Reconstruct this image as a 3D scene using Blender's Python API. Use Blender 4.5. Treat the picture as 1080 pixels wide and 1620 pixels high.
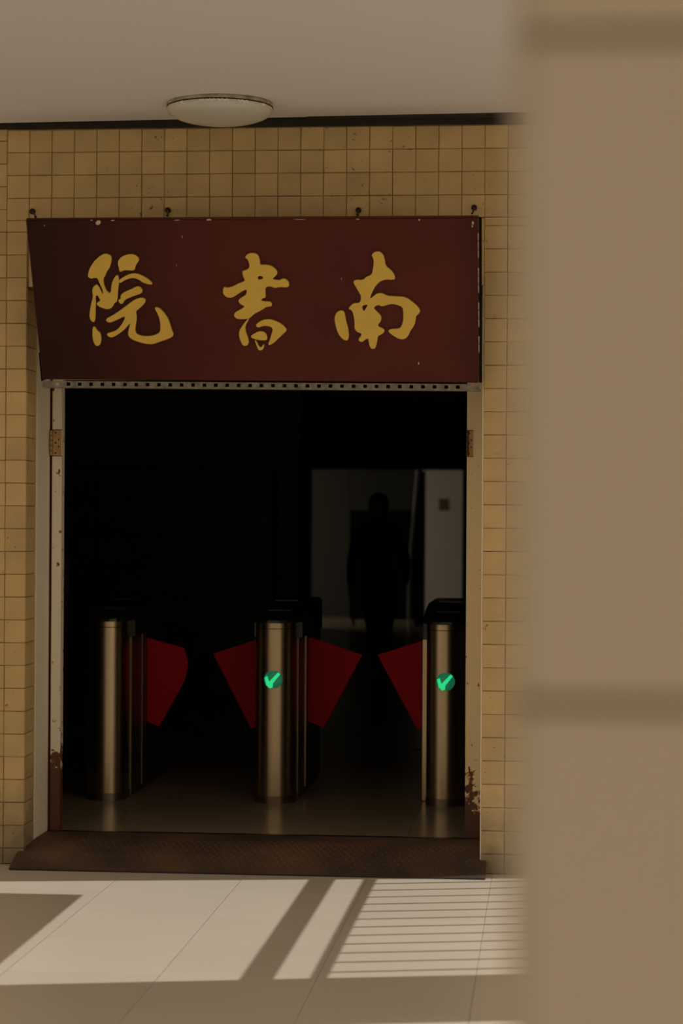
import bpy, bmesh, math, random
from mathutils import Vector, Matrix

random.seed(7)
for o in list(bpy.data.objects):
    bpy.data.objects.remove(o, do_unlink=True)
scene = bpy.context.scene
col = scene.collection
R = math.radians

# ------------------------------------------------------------------ camera, sky, sun, exposure
cam_data = bpy.data.cameras.new('camera')
cam_data.sensor_fit = 'VERTICAL'
cam_data.sensor_height = 36.0
cam_data.sensor_width = 24.0
cam_data.lens = 3500.0 / 1620.0 * 36.0
cam_data.clip_end = 200.0
cam_data.dof.use_dof = True
cam_data.dof.focus_distance = 9.3
cam_data.dof.aperture_fstop = 3.0
cam = bpy.data.objects.new('camera', cam_data)
col.objects.link(cam)
cam.matrix_world = (Matrix.Translation((0.0, -9.11, 1.45))
                    @ Matrix.Rotation(math.atan(327 / 3500), 4, 'Z')
                    @ Matrix.Rotation(math.pi / 2 + 13 / 3500, 4, 'X')
                    @ Matrix.Rotation(0.0058, 4, 'Z'))
scene.camera = cam

world = bpy.data.worlds.new('hazy_sky')
scene.world = world
world.use_nodes = True
bg = world.node_tree.nodes['Background']
bg.inputs['Color'].default_value = (1.0, 0.85, 0.64, 1)
bg.inputs['Strength'].default_value = 0.62

SUN_EL = R(55.0)
sun_data = bpy.data.lights.new('sun', 'SUN')
sun_data.energy = 2.2
sun_data.angle = R(0.28)
sun_data.color = (1.0, 0.95, 0.87)
sun = bpy.data.objects.new('sun', sun_data)
col.objects.link(sun)
sun_dir = Vector((0.005 * math.cos(SUN_EL), math.cos(SUN_EL), -math.sin(SUN_EL)))
sun.rotation_euler = sun_dir.to_track_quat('-Z', 'Y').to_euler()
sun.location = (0, -6, 12)

scene.view_settings.view_transform = 'Standard'
scene.view_settings.look = 'None'
scene.view_settings.gamma = 1.0
scene.view_settings.use_curve_mapping = False
scene.view_settings.exposure = 0.0

# ------------------------------------------------------------------ helpers
def link(name, mesh, mat=None, parent=None, smooth=False):
    o = bpy.data.objects.new(name, mesh)
    col.objects.link(o)
    if mat is not None and not mesh.materials:
        mesh.materials.append(mat)
    if smooth:
        for p in mesh.polygons:
            p.use_smooth = True
    if parent is not None:
        o.parent = parent
    return o


def bm_mesh(bm, name='m'):
    bmesh.ops.recalc_face_normals(bm, faces=bm.faces)
    me = bpy.data.meshes.new(name)
    bm.to_mesh(me)
    bm.free()
    return me


def add_box(bm, x0, x1, y0, y1, z0, z1):
    vs = [bm.verts.new(p) for p in ((x0, y0, z0), (x1, y0, z0), (x1, y1, z0), (x0, y1, z0),
                                    (x0, y0, z1), (x1, y0, z1), (x1, y1, z1), (x0, y1, z1))]
    fs = []
    for f in ((0, 3, 2, 1), (4, 5, 6, 7), (0, 1, 5, 4), (1, 2, 6, 5), (2, 3, 7, 6), (3, 0, 4, 7)):
        fs.append(bm.faces.new([vs[i] for i in f]))
    return vs, fs


def box(name, b, mat, parent=None, bevel=0.0, seg=1):
    bm = bmesh.new()
    add_box(bm, *b)
    if bevel > 0:
        bmesh.ops.bevel(bm, geom=list(bm.edges), offset=bevel, segments=seg, affect='EDGES', profile=0.6)
    return link(name, bm_mesh(bm, name), mat, parent)


def boxes_mesh(bs, bevel=0.0):
    bm = bmesh.new()
    for b in bs:
        add_box(bm, *b)
    if bevel > 0:
        bmesh.ops.bevel(bm, geom=list(bm.edges), offset=bevel, segments=1, affect='EDGES')
    return bm_mesh(bm)


def prism(bm, pts, z0, z1):
    """extrude plan polygon pts (x,y) from z0 to z1"""
    a = [bm.verts.new((x, y, z0)) for x, y in pts]
    b = [bm.verts.new((x, y, z1)) for x, y in pts]
    bm.faces.new(a[::-1])
    bm.faces.new(b)
    n = len(pts)
    for i in range(n):
        bm.faces.new((a[i], a[(i + 1) % n], b[(i + 1) % n], b[i]))


def tube(bm, pts, r, n=8):
    """swept tube through pts; r scalar or list"""
    pts = [Vector(p) for p in pts]
    rings = []
    up = Vector((0, 0, 1))
    for i, p in enumerate(pts):
        t = (pts[min(i + 1, len(pts) - 1)] - pts[max(i - 1, 0)]).normalized()
        ref = up if abs(t.dot(up)) < 0.95 else Vector((1, 0, 0))
        a = t.cross(ref).normalized()
        b = t.cross(a).normalized()
        rr = r[i] if isinstance(r, (list, tuple)) else r
        rings.append([bm.verts.new(p + a * rr * math.cos(2 * math.pi * k / n) + b * rr * math.sin(2 * math.pi * k / n)) for k in range(n)])
    for i in range(len(rings) - 1):
        for k in range(n):
            bm.faces.new((rings[i][k], rings[i][(k + 1) % n], rings[i + 1][(k + 1) % n], rings[i + 1][k]))
    bm.faces.new(rings[0][::-1])
    bm.faces.new(rings[-1])


def lathe(bm, prof, n=48):
    """prof: list of (r,z)"""
    rings = []
    for r, z in prof:
        if r < 1e-6:
            rings.append([bm.verts.new((0, 0, z))])
        else:
            rings.append([bm.verts.new((r * math.cos(2 * math.pi * k / n), r * math.sin(2 * math.pi * k / n), z)) for k in range(n)])
    for a, b in zip(rings[:-1], rings[1:]):
        for k in range(n):
            k2 = (k + 1) % n
            if len(a) == 1 and len(b) == 1:
                continue
            if len(a) == 1:
                bm.faces.new((a[0], b[k2], b[k]))
            elif len(b) == 1:
                bm.faces.new((a[k], a[k2], b[0]))
            else:
                bm.faces.new((a[k], a[k2], b[k2], b[k]))


def tag(o, label=None, cat=None, group=None, kind=None):
    if label:
        o['label'] = label
    if cat:
        o['category'] = cat
    if group:
        o['group'] = group
    if kind:
        o['kind'] = kind
    return o


def empty(name, loc=(0, 0, 0)):
    o = bpy.data.objects.new(name, None)
    col.objects.link(o)
    o.location = loc
    o.empty_display_size = 0.1
    return o


def copy_tree(o, parent=None):
    c = o.copy()
    col.objects.link(c)
    c.parent = parent
    for ch in list(o.children):
        copy_tree(ch, c)
    return c


# ------------------------------------------------------------------ materials
def mat(name, color, rough=0.6, metal=0.0, spec=0.5, noise=None, bump=None, coat=0.0, per_object=0.0):
    """noise = (scale, amount, second colour), bump = (scale, strength)"""
    m = bpy.data.materials.new(name)
    m.use_nodes = True
    nt = m.node_tree
    b = nt.nodes['Principled BSDF']
    b.inputs['Base Color'].default_value = (*color, 1)
    b.inputs['Roughness'].default_value = rough
    b.inputs['Metallic'].default_value = metal
    b.inputs['Specular IOR Level'].default_value = spec
    b.inputs['Coat Weight'].default_value = coat
    tc = nt.nodes.new('ShaderNodeTexCoord')
    last = None
    if noise:
        sc, amt, c2 = noise
        nz = nt.nodes.new('ShaderNodeTexNoise')
        nz.inputs['Scale'].default_value = sc
        nz.inputs['Detail'].default_value = 6
        geo = nt.nodes.new('ShaderNodeNewGeometry')
        nt.links.new(geo.outputs['Position'], nz.inputs['Vector'])
        mr = nt.nodes.new('ShaderNodeMapRange')
        mr.inputs['From Min'].default_value = 0.35
        mr.inputs['From Max'].default_value = 0.7
        mr.inputs['To Max'].default_value = amt
        nt.links.new(nz.outputs['Fac'], mr.inputs['Value'])
        mx = nt.nodes.new('ShaderNodeMix')
        mx.data_type = 'RGBA'
        mx.inputs['A'].default_value = (*color, 1)
        mx.inputs['B'].default_value = (*c2, 1)
        nt.links.new(mr.outputs['Result'], mx.inputs['Factor'])
        last = mx.outputs['Result']
    if per_object > 0:
        oi = nt.nodes.new('ShaderNodeObjectInfo')
        mr2 = nt.nodes.new('ShaderNodeMapRange')
        mr2.inputs['To Min'].default_value = 1 - per_object
        mr2.inputs['To Max'].default_value = 1 + per_object
        nt.links.new(oi.outputs['Random'], mr2.inputs['Value'])
        vm = nt.nodes.new('ShaderNodeVectorMath')
        vm.operation = 'SCALE'
        if last is None:
            rgb = nt.nodes.new('ShaderNodeRGB')
            rgb.outputs[0].default_value = (*color, 1)
            last = rgb.outputs[0]
        nt.links.new(last, vm.inputs[0])
        nt.links.new(mr2.outputs['Result'], vm.inputs['Scale'])
        last = vm.outputs['Vector']
    if last is not None:
        nt.links.new(last, b.inputs['Base Color'])
    if bump:
        n2 = nt.nodes.new('ShaderNodeTexNoise')
        n2.inputs['Scale'].default_value = bump[0]
        n2.inputs['Detail'].default_value = 4
        nt.links.new(tc.outputs['Object'], n2.inputs['Vector'])
        bp = nt.nodes.new('ShaderNodeBump')
        bp.inputs['Strength'].default_value = bump[1]
        bp.inputs['Distance'].default_value = 0.01
        nt.links.new(n2.outputs['Fac'], bp.inputs['Height'])
        nt.links.new(bp.outputs['Normal'], b.inputs['Normal'])
    return m


def emission(name, color, strength):
    m = bpy.data.materials.new(name)
    m.use_nodes = True
    b = m.node_tree.nodes['Principled BSDF']
    b.inputs['Base Color'].default_value = (color[0] * .3, color[1] * .3, color[2] * .3, 1)
    b.inputs['Emission Color'].default_value = (*color, 1)
    b.inputs['Emission Strength'].default_value = strength
    b.inputs['Roughness'].default_value = 0.25
    return m


def painted_steel(name, paint, rust, z_full, z_none, base_chip=0.62):
    """cream paint with rust breaking through, solid near the foot (world height bounds are the wear's own shape)"""
    m = bpy.data.materials.new(name)
    m.use_nodes = True
    nt = m.node_tree
    b = nt.nodes['Principled BSDF']
    b.inputs['Roughness'].default_value = 0.55
    geo = nt.nodes.new('ShaderNodeNewGeometry')
    sep = nt.nodes.new('ShaderNodeSeparateXYZ')
    nt.links.new(geo.outputs['Position'], sep.inputs[0])
    mr = nt.nodes.new('ShaderNodeMapRange')
    mr.inputs['From Min'].default_value = z_none
    mr.inputs['From Max'].default_value = z_full
    mr.inputs['To Min'].default_value = 0.0
    mr.inputs['To Max'].default_value = 0.42
    nt.links.new(sep.outputs['Z'], mr.inputs['Value'])
    nz = nt.nodes.new('ShaderNodeTexNoise')
    nz.inputs['Scale'].default_value = 26
    nz.inputs['Detail'].default_value = 7
    nz.inputs['Roughness'].default_value = 0.6
    nt.links.new(geo.outputs['Position'], nz.inputs['Vector'])
    add = nt.nodes.new('ShaderNodeMath')
    add.operation = 'ADD'
    nt.links.new(nz.outputs['Fac'], add.inputs[0])
    nt.links.new(mr.outputs['Result'], add.inputs[1])
    ramp = nt.nodes.new('ShaderNodeValToRGB')
    ramp.color_ramp.elements[0].position = base_chip
    ramp.color_ramp.elements[0].color = (*paint, 1)
    ramp.color_ramp.elements[1].position = base_chip + 0.05
    ramp.color_ramp.elements[1].color = (*rust, 1)
    e = ramp.color_ramp.elements.new(base_chip + 0.02)
    e.color = (0.42, 0.17, 0.05, 1)
    nt.links.new(add.outputs[0], ramp.inputs[0])
    nt.links.new(ramp.outputs[0], b.inputs['Base Color'])
    return m


def speckled(name, color, dark, scale, thresh, rough, per_object=0.0, dust=None):
    """glazed ceramic / plaster with small dark chips"""
    m = mat(name, color, rough, noise=(7.5, 0.8, dust or tuple(c * .86 for c in color)), per_object=per_object, bump=(60, .12))
    nt = m.node_tree
    b = nt.nodes['Principled BSDF']
    src = b.inputs['Base Color'].links[0].from_socket
    geo = nt.nodes.new('ShaderNodeNewGeometry')
    nz = nt.nodes.new('ShaderNodeTexNoise')
    nz.inputs['Scale'].default_value = scale
    nz.inputs['Detail'].default_value = 5
    nz.inputs['Roughness'].default_value = 0.75
    nt.links.new(geo.outputs['Position'], nz.inputs['Vector'])
    big = nt.nodes.new('ShaderNodeTexNoise')
    big.inputs['Scale'].default_value = 2.2
    nt.links.new(geo.outputs['Position'], big.inputs['Vector'])
    mul = nt.nodes.new('ShaderNodeMath')
    mul.operation = 'MULTIPLY_ADD'
    nt.links.new(big.outputs['Fac'], mul.inputs[0])
    mul.inputs[1].default_value = 0.35
    nt.links.new(nz.outputs['Fac'], mul.inputs[2])
    mr = nt.nodes.new('ShaderNodeMapRange')
    mr.inputs['From Min'].default_value = thresh
    mr.inputs['From Max'].default_value = thresh + 0.03
    nt.links.new(mul.outputs[0], mr.inputs['Value'])
    mx = nt.nodes.new('ShaderNodeMix')
    mx.data_type = 'RGBA'
    nt.links.new(mr.outputs['Result'], mx.inputs['Factor'])
    nt.links.new(src, mx.inputs['A'])
    mx.inputs['B'].default_value = (*dark, 1)
    nt.links.new(mx.outputs['Result'], b.inputs['Base Color'])
    return m


def brushed(name, color, rough):
    m = mat(name, color, rough, metal=1.0)
    nt = m.node_tree
    b = nt.nodes['Principled BSDF']
    tc = nt.nodes.new('ShaderNodeTexCoord')
    mp = nt.nodes.new('ShaderNodeMapping')
    mp.inputs['Scale'].default_value = (160, 160, 1.2)
    nt.links.new(tc.outputs['Object'], mp.inputs['Vector'])
    nz = nt.nodes.new('ShaderNodeTexNoise')
    nz.inputs['Scale'].default_value = 2.0
    nt.links.new(mp.outputs['Vector'], nz.inputs['Vector'])
    mr = nt.nodes.new('ShaderNodeMapRange')
    mr.inputs['To Min'].default_value = rough - 0.03
    mr.inputs['To Max'].default_value = rough + 0.06
    nt.links.new(nz.outputs['Fac'], mr.inputs['Value'])
    nt.links.new(mr.outputs['Result'], b.inputs['Roughness'])
    return m


M = {}
M['tile'] = speckled('glazed_facade_tile', (0.68, 0.475, 0.210), (0.14, 0.09, 0.05), 34, 0.825, 0.45, 0.08, (0.55, 0.385, 0.175))
def splash_dirt(m, dirt):
    nt = m.node_tree
    b = nt.nodes['Principled BSDF']
    src = b.inputs['Base Color'].links[0].from_socket
    geo = nt.nodes.new('ShaderNodeNewGeometry')
    sep = nt.nodes.new('ShaderNodeSeparateXYZ')
    nt.links.new(geo.outputs['Position'], sep.inputs[0])
    nz = nt.nodes.new('ShaderNodeTexNoise')
    nz.inputs['Scale'].default_value = 12
    nz.inputs['Detail'].default_value = 6
    nt.links.new(geo.outputs['Position'], nz.inputs['Vector'])
    ma = nt.nodes.new('ShaderNodeMath')
    ma.operation = 'MULTIPLY_ADD'
    nt.links.new(nz.outputs['Fac'], ma.inputs[0])
    ma.inputs[1].default_value = -0.5
    nt.links.new(sep.outputs['Z'], ma.inputs[2])
    mr = nt.nodes.new('ShaderNodeMapRange')
    mr.inputs['From Min'].default_value = 0.10
    mr.inputs['From Max'].default_value = -0.22
    mr.inputs['To Max'].default_value = 0.8
    nt.links.new(ma.outputs[0], mr.inputs['Value'])
    mx = nt.nodes.new('ShaderNodeMix')
    mx.data_type = 'RGBA'
    nt.links.new(mr.outputs['Result'], mx.inputs['Factor'])
    nt.links.new(src, mx.inputs['A'])
    mx.inputs['B'].default_value = (*dirt, 1)
    nt.links.new(mx.outputs['Result'], b.inputs['Base Color'])


splash_dirt(M['tile'], (0.16, 0.135, 0.10))
M['grout'] = mat('tile_grout', (0.22, 0.14, 0.055), 0.9, noise=(6, 1.0, (0.60, 0.43, 0.21)))
M['plaster'] = mat('pinkish_plaster', (0.90, 0.79, 0.63), 0.75, noise=(5, 0.4, (0.85, 0.74, 0.58)))
M['ceiling'] = mat('ceiling_paint', (0.82, 0.80, 0.835), 0.85, noise=(2.5, 0.5, (0.79, 0.765, 0.79)))
M['dark_gap'] = mat('gap_shade_brown', (0.022, 0.016, 0.012), 0.9, noise=(20, 0.7, (0.05, 0.035, 0.025)))  # near-black colour stands for the shade inside the ceiling gap
M['floor'] = mat('polished_floor_tile', (0.62, 0.56, 0.48), 0.36, spec=0.4, noise=(1.7, 0.5, (0.58, 0.52, 0.44)), per_object=0.03)
M['joint'] = mat('floor_joint', (0.36, 0.30, 0.23), 0.9)
M['ground'] = mat('outer_paving', (0.42, 0.37, 0.30), 0.8, noise=(2, 0.5, (0.36, 0.32, 0.26)))
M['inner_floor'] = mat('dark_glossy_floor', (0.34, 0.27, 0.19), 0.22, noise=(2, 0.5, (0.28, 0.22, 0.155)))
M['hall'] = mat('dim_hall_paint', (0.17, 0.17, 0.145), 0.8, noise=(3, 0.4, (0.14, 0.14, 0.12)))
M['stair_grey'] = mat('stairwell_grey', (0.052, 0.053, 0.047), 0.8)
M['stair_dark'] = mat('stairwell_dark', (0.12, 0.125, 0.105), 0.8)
M['white_wall'] = mat('stairwell_white', (0.90, 0.90, 0.88), 0.6, noise=(2, 0.4, (0.84, 0.83, 0.81)))
M['blocker'] = mat('blocker_beige', (0.55, 0.50, 0.42), 0.85)  # for the added, unseen slab and wall that block light
M['sign'] = mat('maroon_lacquer', (0.115, 0.018, 0.009), 0.40, spec=0.22, noise=(2.2, 0.6, (0.07, 0.010, 0.007)), bump=(7, .05))
def darken_ends(m):  # multiplies the lacquer colour darker towards both ends
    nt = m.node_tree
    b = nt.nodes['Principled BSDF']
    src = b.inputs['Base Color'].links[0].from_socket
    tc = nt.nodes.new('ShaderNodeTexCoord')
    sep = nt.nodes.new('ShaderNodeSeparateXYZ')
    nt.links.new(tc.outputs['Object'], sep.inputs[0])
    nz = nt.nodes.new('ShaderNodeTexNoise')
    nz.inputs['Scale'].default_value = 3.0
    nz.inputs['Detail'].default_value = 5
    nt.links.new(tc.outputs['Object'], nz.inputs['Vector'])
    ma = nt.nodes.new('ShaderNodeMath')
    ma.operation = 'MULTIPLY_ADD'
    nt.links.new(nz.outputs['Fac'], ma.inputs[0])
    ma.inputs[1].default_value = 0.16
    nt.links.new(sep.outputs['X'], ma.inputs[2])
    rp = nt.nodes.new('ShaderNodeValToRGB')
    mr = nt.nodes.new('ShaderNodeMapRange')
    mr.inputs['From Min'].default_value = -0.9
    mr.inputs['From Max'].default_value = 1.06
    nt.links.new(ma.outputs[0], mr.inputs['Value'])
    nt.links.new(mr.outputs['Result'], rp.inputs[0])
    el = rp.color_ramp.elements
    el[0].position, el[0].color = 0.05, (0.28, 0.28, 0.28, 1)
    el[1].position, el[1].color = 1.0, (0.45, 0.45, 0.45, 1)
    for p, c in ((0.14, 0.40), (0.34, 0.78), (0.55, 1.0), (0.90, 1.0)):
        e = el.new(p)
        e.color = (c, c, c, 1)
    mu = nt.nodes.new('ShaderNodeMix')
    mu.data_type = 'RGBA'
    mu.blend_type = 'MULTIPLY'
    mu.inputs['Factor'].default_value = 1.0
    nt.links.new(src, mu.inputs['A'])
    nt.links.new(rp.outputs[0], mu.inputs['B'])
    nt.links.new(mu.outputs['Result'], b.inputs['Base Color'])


darken_ends(M['sign'])
M['sign_edge'] = mat('blackened_edge', (0.010, 0.006, 0.005), 0.9, spec=0.1)
M['gold'] = mat('gold_paint', (0.84, 0.56, 0.085), 0.36, noise=(18, 0.4, (0.74, 0.47, 0.06)))
M['gold_shade'] = mat('shaded_gold_edge', (0.30, 0.16, 0.02), 0.5)  # darker gold on the letter sides paints in their shadow edge
M['glaze'] = mat('white_glaze', (0.92, 0.90, 0.82), 0.4)
M['chip'] = mat('white_chip', (0.62, 0.52, 0.38), 0.8)
M['galv'] = mat('galvanised_steel', (0.30, 0.27, 0.21), 0.65, metal=0.2, noise=(40, 0.8, (0.13, 0.10, 0.07)))
M['iron'] = mat('black_iron', (0.03, 0.02, 0.015), 0.6, metal=0.5)
M['frame_paint'] = painted_steel('rusting_cream_paint', (0.86, 0.78, 0.62), (0.115, 0.038, 0.018), 0.27, 0.53)
M['frame_paint_r'] = painted_steel('flaking_cream_paint', (0.84, 0.68, 0.40), (0.10, 0.035, 0.018), 0.05, 0.45, 0.66)
M['hinge'] = mat('rusty_cream_hinge', (0.54, 0.36, 0.17), 0.6, noise=(60, 0.9, (0.40, 0.20, 0.07)))
M['rust'] = mat('rust', (0.16, 0.045, 0.018), 0.85, noise=(80, 0.7, (0.08, 0.025, 0.012)))
M['ramp'] = mat('rusty_tread_plate', (0.038, 0.026, 0.023), 0.6, noise=(2.3, 1.0, (0.17, 0.088, 0.048)))
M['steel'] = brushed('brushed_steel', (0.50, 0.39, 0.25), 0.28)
M['steel_dimmed'] = brushed('brushed_steel_dimmed', (0.22, 0.18, 0.13), 0.42)  # same steel in a darker colour, for sides and trims catching less light
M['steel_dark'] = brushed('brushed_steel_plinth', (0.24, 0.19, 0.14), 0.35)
M['black'] = mat('black_plastic', (0.012, 0.012, 0.012), 0.3)
M['reader'] = mat('reader_window', (0.10, 0.10, 0.095), 0.15)
M['wing'] = mat('red_wing', (0.50, 0.003, 0.010), 0.5, spec=0.15)
M['led'] = emission('green_led', (0.02, 0.85, 0.30), 0.75)
M['led_dim'] = emission('green_led_glow', (0.02, 0.40, 0.17), 0.24)
M['led_off'] = mat('unlit_lens', (0.03, 0.03, 0.028), 0.2)
M['shade'] = mat('opal_glass', (0.66, 0.65, 0.60), 0.22, noise=(6, 0.3, (0.54, 0.52, 0.43)), coat=0.3)
M['lamp_rim'] = mat('aged_lamp_rim', (0.52, 0.44, 0.30), 0.55, noise=(25, 0.8, (0.16, 0.10, 0.05)))
M['pillar'] = mat('beige_panel', (0.645, 0.54, 0.425), 0.6, noise=(1.5, 0.4, (0.605, 0.51, 0.40)))
M['pillar_joint'] = mat('pillar_joint', (0.42, 0.33, 0.21), 0.9)
M['cloth'] = mat('dark_jacket', (0.020, 0.020, 0.022), 0.9)
M['trousers'] = mat('black_trousers', (0.014, 0.014, 0.016), 0.9)
M['skin'] = mat('skin', (0.30, 0.18, 0.12), 0.6)
M['hair'] = mat('black_hair', (0.010, 0.009, 0.008), 0.5)
M['brown'] = mat('brown_plaque', (0.24, 0.17, 0.10), 0.6)
M['board'] = mat('dark_board', (0.020, 0.020, 0.018), 0.7)
M['rail'] = mat('pale_rail', (0.55, 0.55, 0.52), 0.5)
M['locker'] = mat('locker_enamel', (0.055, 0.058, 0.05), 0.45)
M['exit'] = mat('unlit_exit_green', (0.05, 0.16, 0.10), 0.5)
M['timber'] = mat('painted_rafter', (0.45, 0.40, 0.32), 0.8)

# ------------------------------------------------------------------ floors and ground
Z_IN = 0.085
floor = tag(box('floor', (-4.6, 1.85, -7.4, 0.43, -0.12, -0.004), M['joint']), kind='structure')
g = bmesh.new()
add_box(g, -30, 30, -30, -7.4, -0.14, -0.02)
add_box(g, -30, -4.6, -7.4, 30, -0.14, -0.02)
add_box(g, 1.85, 30, -7.4, 30, -0.14, -0.02)
tag(link('floor_outer', bm_mesh(g), M['ground']), kind='structure')

PX, PY = 0.5, 0.5135
tile_cache = {}


def slab(w, d, h, bev):
    key = (round(w, 3), round(d, 3), h)
    if key not in tile_cache:
        bm = bmesh.new()
        a = [(-w / 2, -d / 2), (w / 2, -d / 2), (w / 2, d / 2), (-w / 2, d / 2)]
        lo = [bm.verts.new((x, y, -h)) for x, y in a]
        mi = [bm.verts.new((x, y, -bev)) for x, y in a]
        top = [bm.verts.new((x * (1 - 2 * bev / w), y * (1 - 2 * bev / d), 0)) for x, y in a]
        bm.faces.new(lo[::-1])
        bm.faces.new(top)
        for i in range(4):
            j = (i + 1) % 4
            bm.faces.new((lo[i], lo[j], mi[j], mi[i]))
            bm.faces.new((mi[i], mi[j], top[j], top[i]))
        tile_cache[key] = bm_mesh(bm, 'slab')
    return tile_cache[key]


for i in range(-9, 5):
    for j in range(-9, 6):
        xa = max(-0.221 + PX * i, -4.6)
        xb = min(-0.221 + PX * (i + 1), 1.85)
        ya = max(-2.635 + PY * j, -7.4)
        yb = min(-2.635 + PY * (j + 1), 0.0)
        if xb - xa < 0.03 or yb - ya < 0.03:
            continue
        t = link('floor_tile', slab(xb - xa - 0.0016, yb - ya - 0.0016, 0.01, 0.0002), M['floor'], floor)
        t.location = ((xa + xb) / 2, (ya + yb) / 2, 0.0)

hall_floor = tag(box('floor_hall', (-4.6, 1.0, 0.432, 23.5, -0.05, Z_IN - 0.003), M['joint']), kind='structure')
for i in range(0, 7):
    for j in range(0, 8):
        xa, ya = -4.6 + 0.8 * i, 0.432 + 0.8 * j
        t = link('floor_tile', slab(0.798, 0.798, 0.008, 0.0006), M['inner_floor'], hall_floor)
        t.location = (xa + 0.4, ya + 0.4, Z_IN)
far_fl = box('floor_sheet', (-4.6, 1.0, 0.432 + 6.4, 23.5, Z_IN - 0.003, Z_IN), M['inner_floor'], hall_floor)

# ------------------------------------------------------------------ the tiled front wall
XL, XR = -2.18, -0.270          # door opening
Z_LINTEL, Z_TOP = 2.42, 3.083
TW, TH = 0.0953, 0.0957
wall = tag(link('wall_front', boxes_mesh([(-4.6, XL - 0.008, 0.008, 0.43, 0, Z_TOP),
                                          (XR + 0.006, 1.85, 0.008, 0.43, 0, Z_TOP),
                                          (XL - 0.008, XR + 0.006, 0.008, 0.43, Z_LINTEL, Z_TOP)]), M['grout']), kind='structure')
wt_cache = {}


def wall_tile_mesh(w, h):
    key = (round(w, 4), round(h, 4))
    if key not in wt_cache:
        bm = bmesh.new()
        t, bv = 0.010, 0.0022
        a = [(-w / 2, -h / 2), (w / 2, -h / 2), (w / 2, h / 2), (-w / 2, h / 2)]
        lo = [bm.verts.new((x, t, z)) for x, z in a]
        mi = [bm.verts.new((x, bv, z)) for x, z in a]
        top = [bm.verts.new((x - math.copysign(bv, x), 0, z - math.copysign(bv, z))) for x, z in a]
        bm.faces.new(lo)
        bm.faces.new(top[::-1])
        for i in range(4):
            j = (i + 1) % 4
            bm.faces.new((lo[j], lo[i], mi[i], mi[j]))
            bm.faces.new((mi[j], mi[i], top[i], top[j]))
        wt_cache[key] = bm_mesh(bm, 'wall_tile')
        wt_cache[key].materials.append(M['tile'])
    return wt_cache[key]


rest = []          # tiles that the photograph shows nothing of, kept as one joined part


def wall_tile(xa, xb, za, zb, seen, gap=0.0022):
    if xb - xa < 0.012 or zb - za < 0.012:
        return
    w, h = xb - xa - gap, zb - za - gap
    x, z = (xa + xb) / 2 + random.uniform(-.0006, .0006), (za + zb) / 2 + random.uniform(-.0006, .0006)
    if seen:
        o = link('tile', wall_tile_mesh(w, h), None, wall)
        o.location = (x, random.uniform(-0.0008, 0.0006), z)
        o.rotation_euler = (random.uniform(-.006, .006), random.uniform(-.003, .003), random.uniform(-.006, .006))
    else:
        rest.append((x - w / 2, x + w / 2, 0.0, 0.010, z - h / 2, z + h / 2))


def rows(z_first, z_lo, z_hi):
    k = math.floor((z_lo - z_first) / TH)
    out = []
    while z_first + k * TH < z_hi:
        a, b = max(z_first + k * TH, z_lo), min(z_first + (k + 1) * TH, z_hi)
        if b - a > 0.012:
            out.append((a, b))
        k += 1
    return out


Z_Q = 2.984                       # course line of the band above the sign
# left pier: courses of its own over the full height
for za, zb in rows(0.3543, 0.0, Z_TOP):
    for c in range(0, 24):
        xb = -2.268 - TW * c
        if xb - TW < -4.6:
            break
        wall_tile(xb - TW, xb, za, zb, c < 2)
    if za < 2.69:
        wall_tile(-2.268, XL, za, min(zb, 2.70), True)
# lintel band
for za, zb in rows(Z_Q, 2.70, Z_TOP):
    for c in range(0, 21):
        wall_tile(-2.268 + TW * c, -2.268 + TW * (c + 1), za, zb, True)
for za, zb in rows(Z_Q, Z_LINTEL, 2.70):
    for c in range(1, 21):
        xa, xb = -2.268 + TW * c, -2.268 + TW * (c + 1)
        wall_tile(max(xa, XL), xb, za, zb, False)
# right pier
for za, zb in rows(1.7084, 0.0, 2.70):
    for c in range(0, 22):
        wall_tile(-0.268 + TW * c, -0.268 + TW * (c + 1), za, zb, c < 3)
for za, zb in rows(Z_Q, 2.70, Z_TOP):
    for c in range(0, 22):
        wall_tile(-0.268 + TW * c, -0.268 + TW * (c + 1), za, zb, c < 3)
bm = bmesh.new()
for b in rest:
    add_box(bm, *b)
tag(link('tiling', bm_mesh(bm), M['tile'], wall), kind='stuff')
# tiled return of the left reveal, then the plain plastered reveal
for za, zb in rows(0.3543, 0.0, Z_LINTEL):
    o = link('return_tile', wall_tile_mesh(0.176, zb - za - 0.0026), None, wall)
    o.location = (XL, 0.094, (za + zb) / 2)
    o.rotation_euler = (0, 0, R(90))
box('reveal', (XL - 0.006, XL + 0.004, 0.186, 0.43, 0, Z_LINTEL), M['plaster'], wall)
box('reveal', (XR - 0.002, XR + 0.004, 0.004, 0.43, 0, Z_LINTEL), M['plaster'], wall)
# gap under the ceiling: dark strip standing for the shade in the recess
tag(box('trim_1', (-4.6, 1.85, -0.006, 0.43, Z_TOP, 3.30), M['dark_gap']), kind='structure')
tag(box('trim_2', (-1.0, 1.85, -0.055, -0.008, 3.1075, 3.1225), M['dark_gap']), kind='structure')

# ------------------------------------------------------------------ porch ceiling, rafters over the porch, added light blockers
OFF = 1.0 / math.tan(SUN_EL)       # horizontal reach of the sun per metre of height


def zc(x):                         # the ceiling is a little out of level
    return 3.1015 + 0.0085 * (x + 2.29)


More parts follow.
